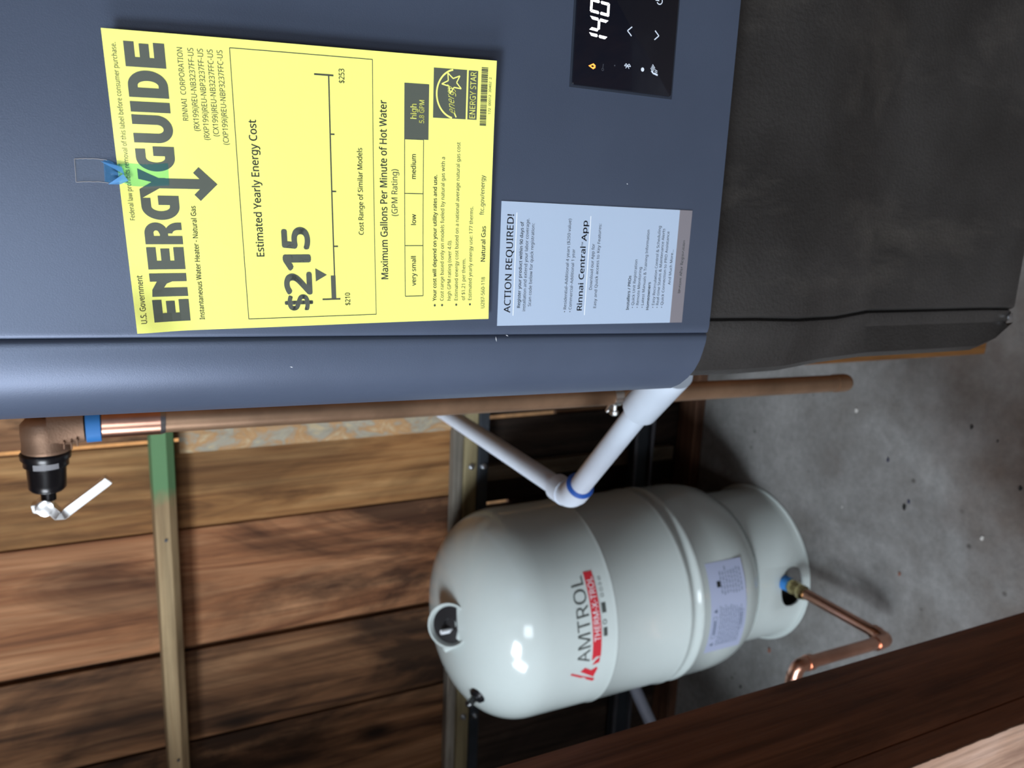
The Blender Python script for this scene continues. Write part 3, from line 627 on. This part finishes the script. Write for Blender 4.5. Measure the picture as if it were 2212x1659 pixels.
for x in (-.079, .299):
    bm = BM(); lathe(bm, [(.0035, 0), (.0035, .0015), (.002, .0022)], (x, .4668, CH - .762), (0, -1, 0), 12); fin('screw', bm, solder, t)

# ================================================================== COPPER DROP PIPE AND RELIEF VALVE
t = thing('copper_drop_pipe', 'long dull copper pipe running upright along left side of heater', 'pipe', (-.235, .83, .28))
path = [(-.2175, .83, CH + .022), (-.2260, .83, CH - .47), (-.2346, .83, CH - .975)]
bm = BM(); tube(bm, path, .0128, 24); fin('pipe', bm, copper_old, t, 50)
bm = BM(); tube(bm, [(-.2175, .83, CH + .030), (-.2183, .83, CH - .022)], .0143, 24); fin('coupling', bm, copper, t)
bm = BM(); tube(bm, [(-.2182, .83, CH - .0215), (-.2184, .83, CH - .0262)], [.0146, .0133], 24); fin('solder_joint', bm, solder, t)
bm = BM(); tube(bm, [(-.2343, .83, CH - .955), (-.2346, .83, CH - .976), (-.2347, .83, CH - .983), (-.2348, .83, CH - .987), (-.2348, .83, CH - .9885)], [.0138, .0138, .0120, .0075, .001], 24); fin('end_cap', bm, copper_old, t)
bm = BM(); lathe(bm, [(.0136, -.006), (.0143, -.006), (.0143, .006), (.0136, .006)], (-.2270, .83, CH - .560), (0, 0, 1), 24, close=False); fin('pipe_clamp', bm, steel, t)
bm = BM(); lathe(bm, [(.0035, 0), (.0035, .012), (.006, .013), (.006, .017), (.003, .019)], (-.2360, .83, CH - .561), (-1, 0, 0), 8); lathe(bm, [(.003, 0), (.003, .016), (.001, .018)], (-.2335, .826, CH - .556), (-1, -.2, .8), 8); fin('clamp_screw', bm, steel, t)
bm = BM(); box(bm, -.2142, -.1964, .824, .836, CH - .570, CH - .550, .001, 1); fin('bracket', bm, steel, t)
t = thing('relief_valve', 'cast bronze relief valve with black cap at the top of the copper pipe', 'valve', (-.235, .83, CH + .05))
VZ = CH + .078
bm = BM(); lathe(bm, [(.0150, .0), (.0200, .006), (.0206, .016), (.0200, .026), (.0208, .030), (.0208, .0325), (.0195, .0335)], (-.2075, .83, VZ), (-1, 0, 0), 32)
tube(bm, [(-.2185, .83, VZ - .004), (-.2178, .83, VZ - .018), (-.2176, .83, CH + .045)], [.0225, .0180, .0165], 28)
fin('bronze_body', bm, bronze, t, 60)
bm = BM(); lathe(bm, [(.0172, 0), (.0172, .0125)], (-.2176, .83, CH + .0310), (0, 0, 1), 24)
for v in bm.verts: v.co += Vector((noise.noise(v.co * 400), noise.noise(v.co * 400 + Vector((5, 0, 0))), 0)) * .0006
fin('blue_tape_band', bm, blue_t, t)
for (dx, dz) in ((-.0140, .006), (-.0150, .000), (-.0125, -.005)):
    bm = BM(); box(bm, -.2176 + dx - .004, -.2176 + dx + .004, .8125, .8150, VZ - .022 + dz - .0008, VZ - .022 + dz + .0008, .0006, 1); fin('cast_mark', bm, bronze, t)
bm = BM(); lathe(bm, [(.0205, 0), (.0218, .0015), (.0212, .0065), (.0192, .0085), (.0192, .0135), (.0168, .0150), (.0162, .0300), (.0160, .0355), (.0135, .0385), (.0070, .0392)], (-.2410, .83, VZ + .001), (-1, 0, .02), 40); fin('black_cap', bm, black_m, t, 45)
bm = BM(); lathe(bm, [(.0066, 0), (.0066, .009), (.005, .0095)], (-.2802, .83, VZ + .0015), (-1, 0, .02), 24); fin('stem', bm, black_m, t)
bm = BM()
for i in range(9):
    a0 = math.radians(-35 + 8 * i)
    if i < 8:
        a1 = math.radians(-35 + 8 * (i + 1)); q = []
        for a, xx in ((a0, 0), (a1, 0), (a1, 1), (a0, 1)): q.append(bm.verts.new((-.2478 - .0065 * xx, .83 - .0197 * math.cos(a), VZ + .001 + .0197 * math.sin(a))))
        bm.faces.new(q)
fin('nameplate', bm, plate_m, t)
bm = BM()      # bent flat steel lever
prof = [(-.2915, .0900), (-.2960, .0900), (-.2975, .0840), (-.2985, .0780), (-.3050, .0730), (-.3055, .0685), (-.3010, .0630), (-.2760, .0290), (-.2745, .0275)]
th = .0042; L1 = []; L2 = []
for i, (x, z) in enumerate(prof):
    a = prof[max(0, i - 1)]; b = prof[min(len(prof) - 1, i + 1)]; d = Vector((b[0] - a[0], 0, b[1] - a[1])).normalized(); nn = Vector((-d.z, 0, d.x)) * th
    wy = .0075 if i < 5 else .0060
    L1.append([Vector((x, .83 - wy, CH + z)) + nn, Vector((x, .83 + wy, CH + z)) + nn]); L2.append([Vector((x, .83 - wy, CH + z)) - nn, Vector((x, .83 + wy, CH + z)) - nn])
R4 = [[bm.verts.new(p) for p in (a[0], a[1], b[1], b[0])] for a, b in zip(L1, L2)]
for A, B in zip(R4, R4[1:]):
    for i in range(4): bm.faces.new((A[i], A[(i + 1) % 4], B[(i + 1) % 4], B[i]))
bm.faces.new(R4[0]); bm.faces.new(R4[-1]); bmesh.ops.bevel(bm, geom=list(bm.edges), offset=.0005, segments=2, affect='EDGES')
fin('steel_lever', bm, steel, t, 50)
bm = BM(); lathe(bm, [(.006, -.009), (.0080, -.008), (.0080, .008), (.006, .009)], (-.2955, .83, CH + .0835), (0, 1, 0), 16)
for v in bm.verts: v.co += noise.noise_vector(v.co * 300) * .0012
fin('lever_pivot', bm, steel, t)

# ================================================================== WHITE PVC DRAIN PIPE
E1 = Vector((-.3514, .8118, CH - .4937)); S0 = Vector((-.3395, YB - .0045, CH - .4700)); K = Vector((-.1945, .6538, CH - .4753)); K2 = Vector((-.145, .600, CH - .4700))
t = thing('plastic_drain_pipe', 'pale plastic pipe elbowing in front of the tank and under the heater', 'pipe', tuple(E1))
bm = BM(); tube(bm, [E1 + Vector((0, .02, 0)), S0], .0134, 24); fin('pipe', bm, pvc, t)
bm = BM(); tube(bm, [E1 + (K - E1).normalized() * .012, K + (K2 - K) * .3], .0134, 24); fin('pipe', bm, pvc, t)
d1 = (K - E1).normalized()
bm = BM(); tube(bm, smooth_path([E1 + (S0 - E1).normalized() * .034, E1, E1 + d1 * .030], .018), .0168, 28)
tube(bm, [E1 + (S0 - E1).normalized() * .014, E1 + (S0 - E1).normalized() * .036], .0178, 28); tube(bm, [E1 + d1 * .012, E1 + d1 * .032], .0178, 28)
fin('elbow', bm, pvc, t, 50)
bm = BM(); tube(bm, [E1 + d1 * .0318, E1 + d1 * .0355], [.0181, .0146], 28); fin('blue_primer_ring', bm, blue_p, t)
bm = BM(); dk = (K2 - K).normalized(); tube(bm, [K - dk * .004, K - dk * .002, K + dk * .075], [.0190, .0200, .0205], 28); fin('socket', bm, pvc, t)
bm = BM(); tube(bm, [(-.3398, 1.30, CH - .4762), (-.3395, 1.345, CH - .4745)], .0180, 24); fin('coupling', bm, pvc, t)
bm = BM(); tube(bm, [(-1.02, 1.37, .262), (-1.20, 1.20, .228)], .0140, 20); tag(fin('leaning_pipe', bm, paint('dusty_grey_plastic', (.20, .21, .26), .5)), 'grey-white pipe in the shadow behind the tank', 'pipe')

# ================================================================== EXPANSION TANK
TX, TY = -.7636, 1.2609
t = tank = thing('expansion_tank', 'ivory steel expansion tank standing on the concrete floor', 'tank', (TX, TY, 0))
R = .2
def ring_bump(z, h=.0022, w_=.006): return [(R, z - w_), (R + h * .7, z - w_ * .4), (R + h, z), (R + h * .7, z + w_ * .4), (R, z + w_)]
prof = [(.10, .118), (.150, .120), (.163, .128), (.178, .146), (.190, .168), (.1965, .192), (.1995, .218), (R, .245)]
prof += [(R, .296), (R + .0022, .300), (R + .003, .304), (R + .0015, .309), (R - .003, .313), (R - .0042, .319), (R - .003, .325), (R + .0015, .329), (R + .003, .334), (R + .0022, .338), (R, .342)]
prof += ring_bump(.500)
prof += [(R, .60), (R, .632)]
for i in range(1, 19):
    a = i / 18 * PI / 2; prof.append((R * math.cos(a) ** .82 if i < 18 else .0001, .632 + .132 * math.sin(a) ** 1.0))
bm = BM(); lathe(bm, prof, (TX, TY, 0), (0, 0, 1), 96); fin('tank_shell', bm, tank_m, t, 60)
# foot ring with an arched opening
bm = BM(); rp = [(.166, .128), (.166, .016), (.171, .006), (.176, .0045), (.177, .0015), (.174, .0), (.162, .0), (.162, .128), (.166, .128)]
n = 120; rr = [[bm.verts.new((TX + r_ * math.sin(2 * PI * i / n), TY - r_ * math.cos(2 * PI * i / n), z)) for i in range(n)] for r_, z in rp[:-1]]
for k in range(len(rr)):
    A, B = rr[k], rr[(k + 1) % len(rr)]
    for i in range(n): bm.faces.new((A[i], A[(i + 1) % n], B[(i + 1) % n], B[i]))
bmesh.ops.recalc_face_normals(bm, faces=bm.faces); me1 = bpy.data.meshes.new('r'); bm.to_mesh(me1); bm.free(); o1 = bpy.data.objects.new('r', me1); C.objects.link(o1)
bm = BM(); cth = math.radians(6); dirv = Vector((math.sin(cth), -math.cos(cth), 0)); tv = Vector((math.cos(cth), math.sin(cth), 0)); pts = []
zt, zb, hw = .071, .010, .044
for a in range(0, 181, 12): pts.append((hw * math.cos(math.radians(a)) * .98, zt - .036 + .036 * math.sin(math.radians(a)) ** .8))
for a in range(180, 361, 20): pts.append((hw * .9 * math.cos(math.radians(a)), zb + .014 + .014 * math.sin(math.radians(a))))
extrude_poly(bm, pts, lambda p, h: Vector((TX, TY, 0)) + dirv * h + tv * p[0] + Vector((0, 0, p[1])), .12, .24)
bmesh.ops.recalc_face_normals(bm, faces=bm.faces); me2 = bpy.data.meshes.new('c'); bm.to_mesh(me2); bm.free(); o2 = bpy.data.objects.new('c', me2); C.objects.link(o2)
md = o1.modifiers.new('b', 'BOOLEAN'); md.object = o2; md.operation = 'DIFFERENCE'; md.solver = 'EXACT'
dg = bpy.context.evaluated_depsgraph_get(); dg.update(); me3 = bpy.data.meshes.new_from_object(o1.evaluated_get(dg))
bm = BM(); bm.from_mesh(me3); bpy.data.objects.remove(o1); bpy.data.objects.remove(o2)
fin('foot_ring', bm, tank_m, t, 45)
bm = BM(); lathe(bm, [(.04, .119), (.158, .1195), (.158, .116), (.04, .1155)], (TX, TY, 0), (0, 0, 1), 40); fin('underside', bm, tank_in, t)
# valve well on the crown
va = Vector((.22, -.62, .56)).normalized(); vc = Vector((TX + .020, TY - .040, .752)) + va * .009
bm = BM(); lathe(bm, [(.030, -.012), (.034, .006), (.0385, .018), (.0405, .021), (.0400, .0245), (.0370, .0245), (.0340, .019), (.0300, .004)], vc, va, 40, close=False); fin('valve_collar', bm, tank_m, t, 60)
bm = BM(); lathe(bm, [(.0325, .006), (.0325, .016), (.012, .0165), (.010, .012), (.0001, .012)], vc, va, 32); fin('valve_cap', bm, black_m, t)
bm = BM(); tube(bm, [vc + va * .015 + Vector((-.012, 0, -.004)), vc + va * .020 + Vector((-.011, 0, .016))], .0042, 12); fin('valve_stem', bm, white_ink, t)
bm = BM(); tube(bm, smooth_path([vc + Vector((-.010, -.022, -.014)), vc + Vector((-.030, -.016, -.004)), vc + Vector((-.048, -.004, .016))], .02), [.016, .0145, .0125, .0115, .0105, .0100, .0095, .0090, .0085, .0070], 16); fin('lifting_tab', bm, tank_m, t, 60)
p0 = Vector((-.8586, 1.158, .725)); bm = BM(); lathe(bm, [(.015, 0), (.0165, .006), (.013, .012), (.007, .014), (.006, .026), (.008, .030), (.004, .034)], p0, Vector((-.35, -.35, .86)), 14); fin('plug_fitting', bm, black_m, t)
# print on the shell: x = arc length in mm, y = millimetres downwards from the floor's 1 m line
def tks(x, y, h):
    a = x / 1000 / R; r_ = R + .0004 + h; return Vector((TX + r_ * math.sin(a), TY - r_ * math.cos(a), 1 - y / 1000))
deg = lambda a: a * PI / 180 * R * 1000
P = Print(tks); P.text('AMTROL', deg(-4.2), deg(40), 443.5, 25.5, -.002, 443.5, -.08); P.build('name_lettering', tankprint, t)
P = Print(tks)
rb = random.Random(3)
for a, b, y, hh in ((8, 12.5, 479, 8), (14, 16.5, 478, 7), (20, 25, 480, 9), (28, 29.5, 479, 6), (31, 32.5, 479, 5), (34, 35, 479, 5), (36.6, 38, 480, 5)):
    if a == 14: P.arc(deg(15.3), y - 3.5, 4.5, 4.5, 3, 3, 0, 360, 12)
    elif a > 27: P.frame(deg(a), y - hh, deg(b), y, .8)
    else: P.rect(deg(a), y - hh, deg(b), y, 3)
for i in range(50): P.strip((deg(8.5 + i * .62), 468.6), (deg(8.8 + i * .62), 468.6), .7)
P.build('approval_marks', tankprint, t)
P = Print(tks); P.rect(deg(-2.5), 448.5, deg(41.8), 466.5, 6)
P.poly([(deg(-4.4), 448.5), (deg(-2.5), 448.5), (deg(-2.5), 466.5), (deg(-.5), 466.5)]); P.poly([(deg(-18.5), 459.5), (deg(-16.7), 462), (deg(-9.3), 409), (deg(-10.2), 407)])
P.poly([(deg(-15.3), 458), (deg(-9.5), 427), (deg(-7.7), 436), (deg(-10.2), 450), (deg(-8.8), 461), (deg(-10), 463.5)]); P.poly([(deg(-7.0), 450), (deg(-4.6), 456), (deg(-2.7), 465.5), (deg(-6.2), 465)])
P.build('red_band', red_print, t)
P = Print(tks); P.h = .0003; P.text('THERM-X-TROL', deg(6.2), deg(38.8), 463.5, 11.5, .006); P.build('band_lettering', white_ink, t)
t2 = Print(tks); t2.h = .0001; t2.rect(deg(-19.7), 714.5, deg(34), 803, 6); t2.build('data_label', tank_lab, t)
P = Print(tks); P.h = .0003
for j in range(13):
    y = 737 + j * 4.4; x1 = deg(10 - (j % 3) * .8 - (1.5 if j > 8 else 0)); x = deg(-15)
    while x < x1: l_ = rb.uniform(4, 13); P.strip((x, y), (min(x + l_, x1), y), 1.5, 8); x += l_ + 1.6
for j in range(8):
    y = 744 + j * 7; a0 = deg(15.5 + rb.uniform(0, 1)); x = a0
    while x < deg(29 - (2 if j < 2 else 0)): l_ = rb.uniform(4, 11); P.strip((x, y), (x + l_, y), 2.2, 8); x += l_ + 2
P.frame(deg(-9), 721, deg(4), 730, 1); P.strip((deg(-7), 725.5), (deg(2), 725.5), 3.6); P.frame(deg(-6), 786, deg(5.5), 795, 1); P.strip((deg(-4), 790.5), (deg(4), 790.5), 3)
P.poly([(deg(-15), 730), (deg(-12.4), 730), (deg(-13.7), 721)]); P.poly([(deg(6), 730), (deg(8.6), 730), (deg(7.3), 721)])
P.build('data_label_print', tank_ink, t)
P = Print(tks); P.h = .0004; P.rect(deg(20.3), 733, deg(23.6), 742); P.build('data_label_mark', blk, t)

# ================================================================== COPPER SUPPLY PIPE AT THE TANK FOOT
t = thing('copper_supply_pipe', 'bright copper pipe from tank foot, turning upright behind the post', 'pipe', (-.725, .847, .03))
Za = .062; e1 = Vector((-.7265, .847, Za)); e2 = Vector((-.7265, .847, .282))
bm = BM(); tube(bm, [(-.731, 1.062, Za), e1 + Vector((0, .02, 0))], .0108, 20); fin('pipe', bm, copper, t)
bm = BM(); tube(bm, [e1 + Vector((0, 0, .018)), e2 - Vector((0, 0, .018))], .0108, 20); fin('pipe', bm, copper, t)
bm = BM(); tube(bm, [e2 + Vector((-.018, .004, 0)), e2 + Vector((-.16, .03, 0))], .0108, 20); fin('pipe', bm, copper, t)
def elb(c, da, db):
    bm = BM(); tube(bm, smooth_path([c + da * .030, c, c + db * .030], .02), .0122, 20); tube(bm, [c + da * .020, c + da * .032], .0134, 20); tube(bm, [c + db * .020, c + db * .032], .0134, 20); fin('elbow', bm, copper, t, 50)
elb(e1, Vector((0, 1, 0)), Vector((0, 0, 1))); elb(e2, Vector((0, 0, -1)), Vector((-1, .15, 0)).normalized())
bm = BM(); tube(bm, [(-.731, 1.040, Za), (-.731, 1.046, Za), (-.731, 1.056, Za), (-.731, 1.060, Za), (-.731, 1.070, Za), (-.731, 1.074, Za), (-.731, 1.084, Za)], [.0122, .0155, .0155, .0132, .0155, .0155, .0132], 8); fin('brass_fitting', bm, brass, t, 30)
bm = BM(); tube(bm, [(-.731, 1.084, Za), (-.7315, 1.098, Za + .002)], .0150, 18); fin('blue_tape_band', bm, blue_t, t)
bm = BM(); tube(bm, smooth_path([(-.7315, 1.098, Za), (-.745, 1.2, Za), (TX, TY, Za + .01), (TX, TY, .114)], .02), .0108, 16); fin('inlet', bm, brass, t)

# ================================================================== SPECKS ON THE FLOOR
rb = random.Random(11)
flake_m = paint('white_flake', (.55, .53, .5), .7, .1); chip_m = paint('dark_chip', (.03, .03, .06), .6, .2); rust_m = paint('rust_chip', (.22, .09, .06), .8, .2)
def chip(x, y, s, m, label, group, rot):
    bm = BM(); n = 7; pts = []
    for i in range(n): a = 2 * PI * i / n; r_ = s * rb.uniform(.6, 1.1); pts.append((x + r_ * math.cos(a + rot) * 1.3, y + r_ * math.sin(a + rot) * .7))
    extrude_poly(bm, pts, lambda p, h: Vector((p[0], p[1], h)), .0002, .0002 + s * .5)
    tag(fin('floor_chip', bm, m, smooth=0), label, 'debris', group)
for (x, y, s, m, lb, g) in (
    (-.349, 1.032, .0045, flake_m, 'off-white flake of debris on bare concrete right of tank foot', None),
    (-.500, .751, .0042, flake_m, 'pale chip at the front edge of the concrete, farthest from the wall', None),
    (-.549, 1.034, .0022, flake_m, 'tiny pale crumb on concrete just right of tank foot', None),
    (-.424, .948, .0038, chip_m, 'lone dark blue speck in the middle of the bare concrete', None),
    (-.487, .893, .0034, chip_m, 'dark blue speck touching a black chip on the concrete', None),
    (-.500, .900, .0050, blk, 'largest black chip on concrete, next to a blue speck', None),
    (-.321, .801, .0032, blk, 'black speck on concrete closest to the foot of the black pipe cover', None),
    (-.397, .706, .0036, blk, 'black speck on brown-stained concrete at the very edge of the photo', None),
    (-.332, .755, .0022, blk, 'smallest black speck on the brown-stained concrete near pipe cover', None),
    (-.945, 1.173, .0060, rust_m, 'rust-red chip between tank foot and wooden post', None),
    (-.627, .888, .0036, rust_m, 'rust-red crumb near the elbow of the copper pipe', None),
    (-1.083, 1.247, .0035, blk, 'black speck on concrete in shade left of tank', None)):
    chip(x, y, s, m, lb, g, rb.uniform(0, 3))
